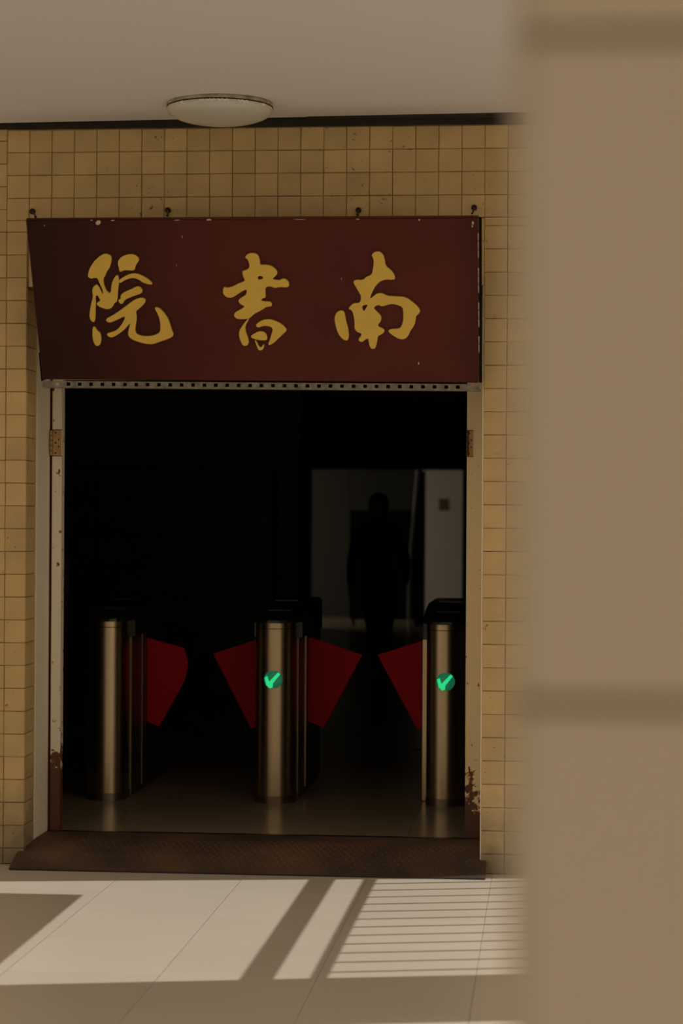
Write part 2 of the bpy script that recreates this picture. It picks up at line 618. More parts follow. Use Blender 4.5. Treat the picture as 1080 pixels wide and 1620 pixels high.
bm = bmesh.new()
ring = [(-4.6, -0.045), (1.85, -0.045), (1.85, -0.43 + 0.161 * 4.02 - 3.11 * OFF), (-4.6, -0.43 + 0.161 * -2.43 - 3.11 * OFF)]
lo = [bm.verts.new((x, y, zc(x))) for x, y in ring]
hi = [bm.verts.new((x, y, zc(x) + 0.2)) for x, y in ring]
bm.faces.new(lo)
bm.faces.new(hi)
for i in range(4):
    bm.faces.new((lo[i], lo[(i + 1) % 4], hi[(i + 1) % 4], hi[i]))
tag(link('ceiling', bm_mesh(bm), M['ceiling']), kind='structure')

HR = 3.2                           # height of the open rafters
tr = tag(empty('roof_grille', (0, 0, HR)), kind='structure')


def up(x, y):                      # from a mark on the floor up along the sun to rafter height
    return (x - 0.005 * HR * OFF, y - HR * OFF)


def rafter(name, pts, h=0.06):
    bm = bmesh.new()
    prism(bm, [up(*p) for p in pts], -h / 2, h / 2)
    return link(name, bm_mesh(bm), M['timber'], tr)


rafter('rafter', [(-0.964, -2.6), (-0.857, -2.6), (-0.845, 0.3), (-0.952, 0.3)])
rafter('rafter', [(-0.746, -2.6), (-0.690, -2.6), (-0.678, 0.3), (-0.734, 0.3)])
rafter('rafter', [(1.30, -2.2), (1.36, -2.2), (1.36, 0.7), (1.30, 0.7)])
for k in range(12):
    y = -2.046 + 0.1582 * k
    h = 0.0065
    rafter('slat', [(-0.70, y - h), (1.9, y - h + .24 * 2.6), (1.9, y + h + .24 * 2.6), (-0.70, y + h)], 0.012)
rafter('panel', [(-4.6, -3.2), (-1.764, -2.5), (-1.776, -0.7235), (-4.6, -0.76)])
rafter('edge_beam', [(-4.6, -2.375 - 0.226 * 2.917 - 0.63), (1.85, -2.375 + 0.226 * 3.533 - 0.63),
                     (1.85, -2.375 + 0.226 * 3.533), (-4.6, -2.375 - 0.226 * 2.917)], 0.05)
tag(box('roof_sun_blocker', (-7.0, 5.0, -10.3, -6.35, 3.2, 3.35), M['blocker']), kind='structure')  # unseen slab, added to keep the sun off the near pillar
tag(box('wall_reflection_block', (-16.0, 14.0, -24.3, -24.0, -0.05, 6.0), M['blocker']), kind='structure')  # unseen wall, added to dim what the barrier steel reflects

# ------------------------------------------------------------------ near pillar at the right edge
pil = tag(empty('column', (0, 0, 0)), kind='structure')
X0, Y0, PS = -0.0180, -8.00, 0.52
box('core', (X0 + 0.012, X0 + PS - 0.012, Y0 + 0.012, Y0 + PS - 0.012, 0, 3.2), M['pillar_joint'], pil)
z = 1.3587 - 0.3350 * 5
pm = {}
while z < 3.2:
    a, b = max(z, 0.0), min(z + 0.335, 3.2)
    if b - a > 0.02:
        for f in range(4):
            key = round(b - a, 3)
            if key not in pm:
                bm = bmesh.new()
                add_box(bm, -PS / 2, PS / 2, 0, 0.012, 0.0028, b - a - 0.0028)
                bmesh.ops.bevel(bm, geom=list(bm.edges), offset=0.003, segments=1, affect='EDGES')
                pm[key] = bm_mesh(bm)
                pm[key].materials.append(M['pillar'])
            o = link('panel', pm[key], None, pil)
            c = Vector((X0 + PS / 2, Y0 + PS / 2, a))
            ang = f * math.pi / 2
            o.location = c + Vector((math.sin(ang) * PS / 2, -math.cos(ang) * PS / 2, 0))
            o.rotation_euler = (0, 0, ang)
    z += 0.335

# ------------------------------------------------------------------ hall behind the door
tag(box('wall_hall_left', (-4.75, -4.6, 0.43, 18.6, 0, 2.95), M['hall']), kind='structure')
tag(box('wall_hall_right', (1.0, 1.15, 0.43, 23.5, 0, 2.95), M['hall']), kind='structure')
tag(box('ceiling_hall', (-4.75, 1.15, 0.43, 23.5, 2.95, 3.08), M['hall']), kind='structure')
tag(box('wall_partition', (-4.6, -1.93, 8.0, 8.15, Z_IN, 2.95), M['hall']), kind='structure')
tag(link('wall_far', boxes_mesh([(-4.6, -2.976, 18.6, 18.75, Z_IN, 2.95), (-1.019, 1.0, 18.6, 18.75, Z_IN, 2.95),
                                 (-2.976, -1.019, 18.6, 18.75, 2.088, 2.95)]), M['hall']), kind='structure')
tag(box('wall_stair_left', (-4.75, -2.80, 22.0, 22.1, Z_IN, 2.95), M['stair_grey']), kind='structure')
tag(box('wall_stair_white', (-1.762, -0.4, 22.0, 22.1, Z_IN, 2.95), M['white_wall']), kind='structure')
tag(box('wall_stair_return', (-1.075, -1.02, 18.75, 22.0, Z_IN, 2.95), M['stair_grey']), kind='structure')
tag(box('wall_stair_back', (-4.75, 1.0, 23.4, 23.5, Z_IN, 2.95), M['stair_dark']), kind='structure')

o = box('notice_board', (-2.56, -1.72, 19.40, 19.45, 0.17, 1.58), M['board'], bevel=0.006)
tag(o, 'tall dark board standing behind the walking person in the far doorway', 'board')
for x in (-2.5, -1.78):
    box('leg', (x - .02, x + .02, 19.40, 19.45, Z_IN, 0.20), M['board'], o)
o = box('door_panel', (-1.735, -1.585, 19.5, 19.54, Z_IN, 2.09), M['board'], bevel=0.004)
tag(o, 'narrow dark door leaf edge beside the pale stairwell wall', 'door')
bm = bmesh.new()
tube(bm, [(-1.675, 19.36, 2.12), (-1.715, 19.36, 1.6), (-1.765, 19.36, 1.02), (-1.78, 19.36, 0.60), (-1.78, 19.36, Z_IN)], 0.022, 8)
tag(link('handrail', bm_mesh(bm), M['rail']), 'slanting pale handrail left of the pale stairwell wall', 'handrail')
bm = bmesh.new()
add_box(bm, -1.533, -1.407, 21.985, 22.0, 1.592, 1.76)
bmesh.ops.bevel(bm, geom=list(bm.edges), offset=0.004, segments=1, affect='EDGES')
tag(link('wall_plaque', bm_mesh(bm), M['brown']), 'small brown plaque on the pale stairwell wall', 'plaque')

# locker cabinet in the gloom at the left
lk = tag(empty('locker_cabinet', (-3.70, 7.52, Z_IN)), 'dark locker cabinet standing deep in the hall behind the left barrier', 'cabinet')
LW, LH = 1.62, 1.755
lk_body = link('body', boxes_mesh([(0, LW, 0, 0.45, 0, LH)]), M['locker'], lk)
dm = boxes_mesh([(0.006, LW / 6 - 0.006, -0.016, 0.0, 0.006, LH / 7 - 0.006)], 0.003)
hm = boxes_mesh([(LW / 6 - 0.045, LW / 6 - 0.033, -0.03, -0.016, 0.06, 0.19)], 0.003)
for i in range(6):
    for j in range(7):
        d = link('door', dm, M['locker'], lk)
        d.location = (i * LW / 6, 0, j * LH / 7)
        link('handle', hm, M['galv'], d)

# unlit exit sign hung from the hall ceiling
ex = tag(empty('exit_sign', (-1.7026, 14.0, 2.4393)), 'unlit hanging exit sign above the far doorway', 'sign')
box('housing', (-0.16, 0.16, 0.0, 0.04, -0.02, 0.12), M['board'], ex, 0.004)
for x in (-0.10, 0.10):
    box('hanger', (x - .006, x + .006, 0.014, 0.026, 0.12, 0.511), M['iron'], ex)
ex_marks = [(-0.105, -0.045, 0.045, 0.055), (-0.02, -0.008, 0.01, 0.09), (-0.008, 0.03, 0.08, 0.09),
            (0.03, 0.042, 0.01, 0.09), (0.055, 0.067, 0.01, 0.09), (0.067, 0.10, 0.05, 0.06), (0.10, 0.112, 0.01, 0.09)]
bm = bmesh.new()
for a, b, c, d in ex_marks:
    add_box(bm, a, b, -0.004, 0.0, c, d)
prism_pts = [(-0.125, 0.05), (-0.10, 0.07), (-0.10, 0.03)]
va = [bm.verts.new((x, -0.004, z)) for x, z in prism_pts]
vb = [bm.verts.new((x, 0.0, z)) for x, z in prism_pts]
bm.faces.new(va)
bm.faces.new(vb[::-1])
for i in range(3):
    bm.faces.new((va[i], va[(i + 1) % 3], vb[(i + 1) % 3], vb[i]))
link('lettering', bm_mesh(bm), M['exit'], ex)

# ------------------------------------------------------------------ door frame with hinges
df = tag(empty('door_1', (0, 0, Z_IN)), kind='structure')
DZ = Z_IN
box('post', (-2.163, -2.1205, 0.415, 0.475, 0.0, 1.975), M['frame_paint'], df, 0.002)
box('post', (-0.350, -0.274, 0.415, 0.475, 0.0, 1.975), M['frame_paint_r'], df, 0.002)
box('stop', (-2.1755, -2.163, 0.44, 0.475, 0.0, 1.975), M['rust'], df)
box('header', (-2.1755, -0.274, 0.415, 0.475, 1.975, Z_LINTEL - DZ), M['frame_paint_r'], df, 0.002)


def hinge(x0, x1, z0, z1, left):
    h = box('hinge', (x0, x1, 0.409, 0.415, z0 - DZ, z1 - DZ), M['hinge'], df, 0.0015)
    e = 0.003
    bm = bmesh.new()
    for b in ((x0 - e, x1 + e, 0.4125, 0.4148, z0 - DZ - e, z0 - DZ), (x0 - e, x1 + e, 0.4125, 0.4148, z1 - DZ, z1 - DZ + e)):
        add_box(bm, *b)
    link('rust_line', bm_mesh(bm), M['rust'], h)
    bm = bmesh.new()
    kx = x0 - 0.006 if left else x0 + 0.002
    n = 5
    dz = (z1 - z0) / n
    for i in range(n):
        tube(bm, [(kx, 0.406, z0 - DZ + i * dz + .001), (kx, 0.406, z0 - DZ + (i + 1) * dz - .001)], 0.006, 10)
    link('knuckle', bm_mesh(bm), M['hinge'] if left else M['rust'], h, True)
    for i, (fx, fz) in enumerate(((0.35, 0.10), (0.72, 0.36), (0.35, 0.5), (0.72, 0.64), (0.35, 0.9))):
        bm = bmesh.new()
        lathe(bm, [(0.0, 0.002), (0.0032, 0.0016), (0.0042, 0.0)], 10)
        s = link('screw', bm_mesh(bm), M['rust'], h)
        s.location = (x0 + (x1 - x0) * fx, 0.409, z0 - DZ + (z1 - z0) * fz)
        s.rotation_euler = (R(90), 0, 0)


hinge(-2.160, -2.122, 1.7254, 1.8363, True)
hinge(-0.349, -0.325, 1.7282, 1.8372, False)

# ------------------------------------------------------------------ tread plate ramp at the door
bm = bmesh.new()
prof = [(-0.150, 0.000), (-0.150, 0.009), (-0.02, 0.052), (0.02, 0.060), (0.20, 0.084), (0.40, 0.085), (0.40, 0.0)]


def ramp_x(y):
    return (-2.205, -0.245) if y < -0.005 else (XL + 0.006, XR - 0.004)


NX = 40
grid = []
prof2 = prof[:3] + [(0.0001, 0.0565)] + prof[3:]
prof2[2] = (-0.0055, 0.0555)
for y, z in prof2:
    xa, xb = ramp_x(y)
    grid.append([bm.verts.new((xa + (xb - xa) * i / NX, y, z)) for i in range(NX + 1)])
for a, b in zip(grid[:-1], grid[1:]):
    for i in range(NX):
        bm.faces.new((a[i], a[i + 1], b[i + 1], b[i]))
bm.faces.new([r[0] for r in grid])
bm.faces.new([r[-1] for r in grid][::-1])
bm.faces.new(grid[0] + grid[-1][::-1])
ramp = link('threshold_ramp', bm_mesh(bm), M['ramp'])
tag(ramp, 'dark rusty tread-plate ramp at the foot of the doorway', 'ramp')
box('lip_shadow', (-2.2, -0.25, -0.1535, -0.148, 0.0, 0.0065), M['black'], ramp)  # black strip painted in as the gap shadow along the front edge
box('sill', (XL + 0.006, XR - 0.004, 0.398, 0.4315, 0.0, 0.0862), M['black'], ramp)
# raised treads of the plate (fine relief, one joined piece)
bm = bmesh.new()
rnd = random.Random(3)
for j in range(11):
    yy = -0.125 + j * 0.034
    zz = None
    for (ya, za), (yb, zb) in zip(prof2[1:-2], prof2[2:-1]):
        if ya <= yy <= yb:
            zz = za + (zb - za) * (yy - ya) / (yb - ya)
            break
    if zz is None:
        continue
    n = 64
    for i in range(n):
        x = -2.16 + 1.87 * (i + 0.5 * (j % 2) + .25) / n
        ang = R(45 if (i + j) % 2 else -45)
        c, s = math.cos(ang), math.sin(ang)
        L, W = 0.011, 0.0035
        q = [(x + c * a - s * b, yy + s * a + c * b) for a, b in ((-L, 0), (0, -W), (L, 0), (0, W))]
        base = [bm.verts.new((px, py, zz - 0.004)) for px, py in q]
        tip = bm.verts.new((x, yy, zz + 0.0035))
        for k in range(4):
            bm.faces.new((base[k], base[(k + 1) % 4], tip))
tag(link('tread_pattern', bm_mesh(bm), M['ramp'], ramp), kind='stuff')

# ------------------------------------------------------------------ hanging name board
GLYPHS = {
    'yuan': [
        [(-0.6785,0.4527),(-0.6733,0.4771),(-0.6526,0.5101),(-0.627,0.5342),(-0.6044,0.5464),(-0.5851,0.5436),(-0.5755,0.5317),(-0.5797,0.5075),(-0.59,0.4833),(-0.6003,0.4723),(-0.6076,0.4546),(-0.6133,0.448),(-0.6172,0.4303),(-0.6137,0.4103),(-0.6064,0.3902),(-0.5918,0.3791),(-0.5865,0.3924),(-0.5842,0.4146),(-0.5747,0.439),(-0.5595,0.4579),(-0.552,0.4521),(-0.5531,0.4234),(-0.5595,0.3923),(-0.5624,0.3611),(-0.568,0.3433),(-0.576,0.3411),(-0.5845,0.3255),(-0.5962,0.3143),(-0.6181,0.3144),(-0.6394,0.3234),(-0.6518,0.3346),(-0.6446,0.3436),(-0.6333,0.348),(-0.64,0.3659),(-0.649,0.3748),(-0.6552,0.3615),(-0.653,0.3481),(-0.6574,0.3168),(-0.6593,0.2899),(-0.6635,0.2607),(-0.6747,0.2584),(-0.6844,0.2765),(-0.6812,0.3034),(-0.6737,0.3347),(-0.6627,0.366),(-0.6655,0.3883),(-0.6608,0.406),(-0.6459,0.4184),(-0.6369,0.4104),(-0.6284,0.3881),(-0.6207,0.3725),(-0.6206,0.3925),(-0.6306,0.4192),(-0.6397,0.4459),(-0.6527,0.446),(-0.6661,0.4425),(-0.6766,0.4483)],
        [(-0.674,0.2359),(-0.665,0.2395),(-0.6574,0.2223),(-0.6448,0.2133),(-0.6419,0.1907),(-0.6459,0.1658),(-0.6576,0.1554),(-0.6684,0.159),(-0.676,0.1772),(-0.6776,0.2043)],
        [(-0.5519,0.5074),(-0.5452,0.5227),(-0.5292,0.5358),(-0.507,0.5432),(-0.4832,0.5431),(-0.4666,0.5311),(-0.4635,0.5179),(-0.4747,0.5047),(-0.4822,0.4894),(-0.4852,0.477),(-0.5026,0.4762),(-0.5242,0.4785),(-0.5398,0.472),(-0.5464,0.472),(-0.5487,0.4897)],
        [(-0.5538,0.4256),(-0.5509,0.4358),(-0.5305,0.449),(-0.5035,0.4621),(-0.4773,0.4637),(-0.4519,0.453),(-0.4268,0.4361),(-0.4139,0.4205),(-0.4215,0.4161),(-0.4408,0.4206),(-0.4557,0.4265),(-0.466,0.4363),(-0.4872,0.4452),(-0.5091,0.4431),(-0.5314,0.4343),(-0.5451,0.4242)],
        [(-0.5608,0.3522),(-0.5497,0.3544),(-0.5484,0.3744),(-0.5257,0.3877),(-0.4988,0.3987),(-0.4785,0.4097),(-0.4636,0.4052),(-0.4567,0.3896),(-0.4652,0.3786),(-0.4874,0.372),(-0.5098,0.3632),(-0.5322,0.3543),(-0.5445,0.3343),(-0.5551,0.3388)],
        [(-0.4483,0.3562),(-0.4477,0.3451),(-0.4595,0.3295),(-0.478,0.3139),(-0.4918,0.3028),(-0.4886,0.2849),(-0.4908,0.2624),(-0.4955,0.2445),(-0.4991,0.222),(-0.4935,0.2062),(-0.4677,0.1971),(-0.437,0.197),(-0.4103,0.2038),(-0.3942,0.215),(-0.3912,0.2442),(-0.3931,0.2711),(-0.4005,0.2936),(-0.4114,0.316),(-0.4054,0.3213),(-0.3905,0.3159),(-0.3741,0.298),(-0.3582,0.271),(-0.351,0.2441),(-0.3457,0.2216),(-0.3393,0.2036),(-0.3495,0.1924),(-0.372,0.1834),(-0.3988,0.1744),(-0.4258,0.164),(-0.4522,0.1641),(-0.4868,0.1732),(-0.5125,0.1837),(-0.527,0.1972),(-0.5282,0.213),(-0.5199,0.24),(-0.5145,0.2558),(-0.5262,0.2446),(-0.5451,0.2243),(-0.5728,0.2041),(-0.5978,0.1915),(-0.6128,0.1974),(-0.6174,0.2087),(-0.5985,0.2141),(-0.576,0.2222),(-0.5572,0.2401),(-0.5401,0.2671),(-0.5347,0.2828),(-0.5503,0.2783),(-0.5775,0.2649),(-0.6046,0.2547),(-0.6171,0.265),(-0.612,0.274),(-0.5893,0.2852),(-0.5573,0.3052),(-0.5297,0.3253),(-0.5067,0.3431),(-0.4841,0.3564),(-0.4619,0.3616)],
    ],
    'shu': [
        [(-0.0291,0.5268),(-0.0243,0.5369),(-0.0089,0.5454),(0.0111,0.5452),(0.0241,0.5367),(0.0293,0.5179),(0.0297,0.4958),(0.0525,0.4974),(0.0757,0.4922),(0.0919,0.4801),(0.1006,0.4647),(0.0924,0.4511),(0.0769,0.4392),(0.0867,0.434),(0.1101,0.4322),(0.1187,0.439),(0.1337,0.4372),(0.1448,0.4218),(0.1442,0.4063),(0.1323,0.4019),(0.109,0.4048),(0.0853,0.3997),(0.0722,0.4066),(0.0555,0.4067),(0.0467,0.3982),(0.0469,0.3775),(0.0468,0.3603),(0.0333,0.3569),(0.0261,0.3466),(0.0461,0.3431),(0.0663,0.343),(0.0719,0.3326),(0.0688,0.3223),(0.052,0.3223),(0.0382,0.3137),(0.0175,0.3017),(-0.0032,0.2914),(-0.0173,0.2775),(-0.0276,0.2723),(-0.0514,0.2689),(-0.075,0.2707),(-0.0862,0.2829),(-0.0823,0.2951),(-0.0666,0.3054),(-0.0494,0.314),(-0.0388,0.3244),(-0.0553,0.3313),(-0.0649,0.3435),(-0.061,0.3538),(-0.0438,0.3641),(-0.0316,0.3727),(-0.0275,0.3882),(-0.0306,0.3951),(-0.0495,0.3865),(-0.0703,0.3728),(-0.0877,0.3608),(-0.1112,0.3609),(-0.1257,0.3748),(-0.1257,0.3954),(-0.1192,0.4057),(-0.1093,0.4005),(-0.0856,0.4056),(-0.0614,0.4192),(-0.041,0.426),(-0.0333,0.4328),(-0.04,0.4466),(-0.044,0.4706),(-0.0321,0.4739),(-0.0185,0.479),(-0.0113,0.4909),(-0.0154,0.5114),(-0.0215,0.5233)],
        [(0.0188,0.4514),(0.0405,0.4496),(0.04,0.4377),(0.018,0.4333)],
        [(-0.0224,0.2758),(-0.0316,0.2584),(-0.0408,0.2428),(-0.0431,0.2289),(-0.0389,0.2079),(-0.0314,0.187),(-0.0306,0.1659),(-0.0413,0.1548),(-0.0548,0.1572),(-0.0625,0.173),(-0.0689,0.1975),(-0.0672,0.2185),(-0.0563,0.2359),(-0.0437,0.2533),(-0.0294,0.2706)],
        [(0.0026,0.2444),(0.0156,0.2566),(0.0362,0.2669),(0.0599,0.2686),(0.0832,0.2616),(0.1063,0.2494),(0.1226,0.2337),(0.1288,0.2215),(0.1148,0.2076),(0.0938,0.1885),(0.0762,0.171),(0.0623,0.1616),(0.0521,0.1588),(0.0506,0.1658),(0.0562,0.1763),(0.0639,0.2007),(0.0714,0.2199),(0.0686,0.2338),(0.052,0.2408),(0.0318,0.2409),(0.0146,0.234),(0.0062,0.2357)],
        [(-0.0208,0.1974),(-0.0069,0.2061),(0.0105,0.2165),(0.0308,0.2165),(0.0422,0.2078),(0.0473,0.192),(0.0445,0.1798),(0.0258,0.1791),(0.0056,0.1816),(-0.0044,0.1852),(-0.0161,0.1887)],
        [(-0.0053,0.1799),(0.0004,0.1781),(0.0127,0.1484),(0.0246,0.1501),(0.0285,0.1623),(0.0334,0.1588),(0.0276,0.1413),(0.0172,0.1343),(0.0072,0.1396),(0.0028,0.1554)],
    ],
    'nan': [
        [(0.483,0.5353),(0.4953,0.5469),(0.5105,0.5499),(0.5254,0.5428),(0.5344,0.5235),(0.5375,0.4905),(0.5542,0.4769),(0.569,0.4613),(0.5769,0.4379),(0.5684,0.4321),(0.542,0.4342),(0.5229,0.4304),(0.5037,0.4168),(0.488,0.3954),(0.4759,0.368),(0.4718,0.3543),(0.4834,0.3602),(0.4989,0.3738),(0.518,0.3777),(0.533,0.3698),(0.5481,0.3638),(0.5784,0.3629),(0.6163,0.3597),(0.6388,0.3439),(0.6612,0.3242),(0.6753,0.3045),(0.6682,0.2888),(0.6567,0.281),(0.6544,0.2573),(0.6464,0.2356),(0.6328,0.2179),(0.6248,0.1981),(0.6092,0.1822),(0.5864,0.1843),(0.5637,0.1982),(0.5487,0.2101),(0.5431,0.2201),(0.5604,0.226),(0.5833,0.2259),(0.5968,0.2338),(0.6049,0.2575),(0.6074,0.289),(0.6041,0.3185),(0.5853,0.3264),(0.5664,0.3324),(0.5435,0.3286),(0.5205,0.3208),(0.5055,0.3287),(0.4901,0.3209),(0.4861,0.313),(0.5009,0.2972),(0.5158,0.2814),(0.5154,0.2617),(0.4997,0.2419),(0.5071,0.234),(0.5261,0.226),(0.5277,0.2141),(0.5141,0.2023),(0.5006,0.1983),(0.4961,0.1705),(0.4898,0.1466),(0.4801,0.1406),(0.4687,0.1466),(0.4635,0.1666),(0.462,0.1865),(0.4485,0.1825),(0.4367,0.1706),(0.4215,0.1766),(0.4237,0.1866),(0.4336,0.1985),(0.4338,0.2084),(0.4148,0.2144),(0.4057,0.2303),(0.4081,0.2501),(0.4051,0.2817),(0.3981,0.3054),(0.383,0.3114),(0.3948,0.3251),(0.4066,0.3349),(0.4294,0.3348),(0.4355,0.3486),(0.436,0.3682),(0.4269,0.3839),(0.4142,0.4074),(0.4059,0.425),(0.4168,0.4328),(0.4471,0.4307),(0.4588,0.4443),(0.4817,0.452),(0.488,0.4772),(0.4925,0.5082),(0.4891,0.5237)],
        [(0.4368,0.325),(0.4655,0.3308),(0.4556,0.3131),(0.4445,0.2974)],
        [(0.3252,0.2681),(0.3308,0.2899),(0.3446,0.3036),(0.3637,0.3036),(0.3689,0.2858),(0.372,0.2581),(0.379,0.2343),(0.382,0.2065),(0.3794,0.1807),(0.3678,0.1767),(0.349,0.1907),(0.3362,0.2146),(0.3294,0.2424)],
    ],
}
sg = tag(empty('name_board', (-1.195, -0.05, 2.022)),
         'maroon hanging name board with three raised gold brush characters above the doorway', 'sign')
TILT = math.asin(0.25 / 0.68243)
sg.rotation_euler = (TILT, 0, 0)


def sheet(name, pts, y0, y1, material, parent, bevel=0.0):
    bm = bmesh.new()
    a = [bm.verts.new((x, y0, z)) for x, z in pts]
    b = [bm.verts.new((x, y1, z)) for x, z in pts]
    bm.faces.new(a)
    bm.faces.new(b[::-1])
    n = len(pts)
    for i in range(n):
        bm.faces.new((a[i], b[i], b[(i + 1) % n], a[(i + 1) % n]))
    if bevel:
        bmesh.ops.bevel(bm, geom=list(bm.edges), offset=bevel, segments=1, affect='EDGES')
    return link(name, bm_mesh(bm, name), material, parent)


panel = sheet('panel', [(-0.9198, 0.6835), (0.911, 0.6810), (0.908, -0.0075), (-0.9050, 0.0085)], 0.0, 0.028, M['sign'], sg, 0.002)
sheet('edge_strip', [(0.9125, 0.6790), (0.9245, 0.6770), (0.9215, -0.0080), (0.9095, -0.0080)], 0.004, 0.030, M['sign_edge'], sg)
sheet('edge_strip', [(-0.920, 0.687), (0.912, 0.6845), (0.912, 0.6825), (-0.920, 0.685)], 0.002, 0.030, M['sign'], sg)
sheet('edge_strip', [(-0.912, -0.002), (-0.890, 0.007), (-0.9045, 0.12), (-0.9125, 0.12)], 0.004, 0.030, M['sign_edge'], sg)
for cx, cz, w, h in ((-0.6226, 0.6723, .012, .011), (-0.2833, 0.6136, .0012, .007), (-0.3134, 0.4929, .0012, .004),
                     (0.6764, 0.6747, .004, .004), (0.8904, 0.6603, .005, .008), (0.8875, 0.648, .003, .006), (0.3579, 0.4343, .0012, .007),
                     (0.6642, 0.076, .003, .006), (-0.5636, 0.6815, .009, .002), (-0.65, 0.6825, .006, .002), (-0.1714, 0.6812, .012, .003),
                     (-0.30, 0.681, .012, .0018), (0.43, 0.680, .009, .002), (-0.845, 0.662, .003, .003), (0.2, 0.6805, .03, .0012)):
    pts = []
    rr = random.Random(int(cx * 1000))
    for k in range(7):
        a = 2 * math.pi * k / 7
        q = rr.uniform(.7, 1.1)
        pts.append((cx + w * q * math.cos(a), cz + h * q * math.sin(a)))
    sheet('paint_chip', pts[::-1], -0.0006, 0.001, M['chip'], panel)
wear = [(0.9105, 0.62 - 0.5 * k / 14 + 0.0) for k in range(14)]
for k, (x, z0) in enumerate(wear):
    if k % 4 == 3:
        continue
    sheet('paint_chip', [(x - .0015, z0), (x + .0022, z0 - .002), (x + .0016, z0 - .034), (x - .001, z0 - .03)], -0.001, 0.002, M['chip'], panel)


def chaikin(p):
    out = []
    n = len(p)
    for i in range(n):
        a, b = p[i], p[(i + 1) % n]
        out.append((a[0] * .75 + b[0] * .25, a[1] * .75 + b[1] * .25))
        out.append((a[0] * .25 + b[0] * .75, a[1] * .25 + b[1] * .75))
    return out


for key, lab in (('yuan', 'raised gold character 院, leftmost on the board'),
                 ('shu', 'raised gold character 書 in the middle of the board'),
                 ('nan', 'raised gold character 南, rightmost on the board')):
    cu = bpy.data.curves.new('glyph', 'CURVE')
    cu.dimensions = '2D'
    cu.fill_mode = 'BOTH'
    cu.extrude = 0.007
    cu.bevel_depth = 0.0028
    cu.bevel_resolution = 2
    cu.offset = -0.0012
    for poly in GLYPHS[key]:
        pts = chaikin(poly)
        sp = cu.splines.new('POLY')
        sp.points.add(len(pts) - 1)
        for q, (x, y) in zip(sp.points, pts):
            q.co = (x, y, 0, 1)
        sp.use_cyclic_u = True
    tmp = bpy.data.objects.new('glyph_tmp', cu)
    col.objects.link(tmp)
    dg = bpy.context.evaluated_depsgraph_get()
    dg.update()
    me = bpy.data.meshes.new_from_object(tmp.evaluated_get(dg))
    bpy.data.objects.remove(tmp, do_unlink=True)
    me.materials.clear()
    me.materials.append(M['gold'])
    me.materials.append(M['gold_shade'])
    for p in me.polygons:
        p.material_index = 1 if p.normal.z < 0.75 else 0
    o = link('character', me, None, sg)
    o.rotation_euler = (R(90), 0, 0)
    o.location = (0, -0.002, 0)
    o['label'] = lab

hooks = ((-2.1574, 2.7358, 'iron hanging hook at the left end of the maroon board', -2.0819),
         (-1.5836, 2.7369, 'iron hanging hook above the leftmost gold character', -1.5416),
         (-0.7875, 2.7312, 'iron hanging hook above the rightmost gold character', -0.7703),
         (-0.3098, 2.7381, 'iron hanging hook at the right end of the maroon board', -0.3100))
for x, z, lab, x2 in hooks:
    h = tag(empty('hanging_hook', (x, 0, z)), lab, 'hook', 'hooks holding the name board')
    bm = bmesh.new()
    lathe(bm, [(0, 0.018), (0.008, 0.016), (0.0125, 0.011), (0.0125, 0.006), (0.005, 0.002), (0.005, -0.02)], 12)
    o = link('bolt', bm_mesh(bm), M['iron'], h, True)
    o.rotation_euler = (R(90), 0, 0)
    bm = bmesh.new()
    tube(bm, [(0, -0.008, -0.001), ((x2 - x) * .3, -0.08, -0.018), ((x2 - x) * .8, -0.2, -0.05), (x2 - x, -0.280, 2.676 - z)], 0.004, 6)
    link('wire', bm_mesh(bm), M['iron'], h, True)

# slotted angle bar carrying the lower edge of the board
bm = bmesh.new()
LA = 1.822
for b in ((0, LA, 0, 0.003, 0.0215, 0.027), (0, LA, -0.002, 0.052, 0, 0.0075)):
    add_box(bm, *b)
x = 0.0
pitch, hole = 0.0476, 0.0155
first = 0.055
add_box(bm, 0, first, 0, 0.003, 0.0074, 0.0216)
x = first + hole
while x < LA - 0.005:
    x2 = min(x + pitch - hole, LA)
    add_box(bm, x, x2, 0, 0.003, 0.0074, 0.0216)
    x = x2 + hole
ab = link('slotted_angle_bar', bm_mesh(bm), M['galv'])
ab.location = (-2.100, -0.054, 1.9960)
ab.rotation_euler = (0, 0.0075, 0)
tag(ab, 'grey slotted steel angle bar along the bottom of the maroon board', 'bar')

# ------------------------------------------------------------------ ceiling lamp
zl = zc(-1.313)
lp = tag(empty('ceiling_lamp', (-1.313, -0.369, zl)), 'round unlit opal dome lamp on the porch ceiling', 'lamp')
bm = bmesh.new()
lathe(bm, [(0.0, 0.002), (0.207, 0.002), (0.212, -0.004), (0.212, -0.014), (0.206, -0.018), (0.0, -0.018)], 64)
link('rim', bm_mesh(bm), M['lamp_rim'], lp, True)
bm = bmesh.new()
pr = [(0.2085, -0.016), (0.2115, -0.021), (0.208, -0.030)]
for k in range(1, 13):
    a = R(90) * k / 12
    pr.append((0.206 * math.cos(a) if k < 12 else 0.0, -0.030 - 0.052 * math.sin(a)))
lathe(bm, pr, 64)
seam = bmesh.new()
lathe(seam, [(0.2105, -0.013), (0.2128, -0.015), (0.2128, -0.0175), (0.2105, -0.019)], 64)
link('seam', bm_mesh(seam), M['iron'], lp, True)
sh = link('shade', bm_mesh(bm), M['shade'], lp, True)
for a0, a1 in ((-104, -98), (-96, -86), (-84, -72), (-62, -50), (-128, -124), (-30, -25)):
    bm = bmesh.new()
    tube(bm, [(0.2122 * math.cos(R(a)), 0.2122 * math.sin(R(a)), -0.021 - 0.004 * ((i % 2))) for i, a in enumerate([a0 + (a1 - a0) * k / 5 for k in range(6)])], 0.0034, 5)
    link('glaze_chip', bm_mesh(bm), M['glaze'], sh)

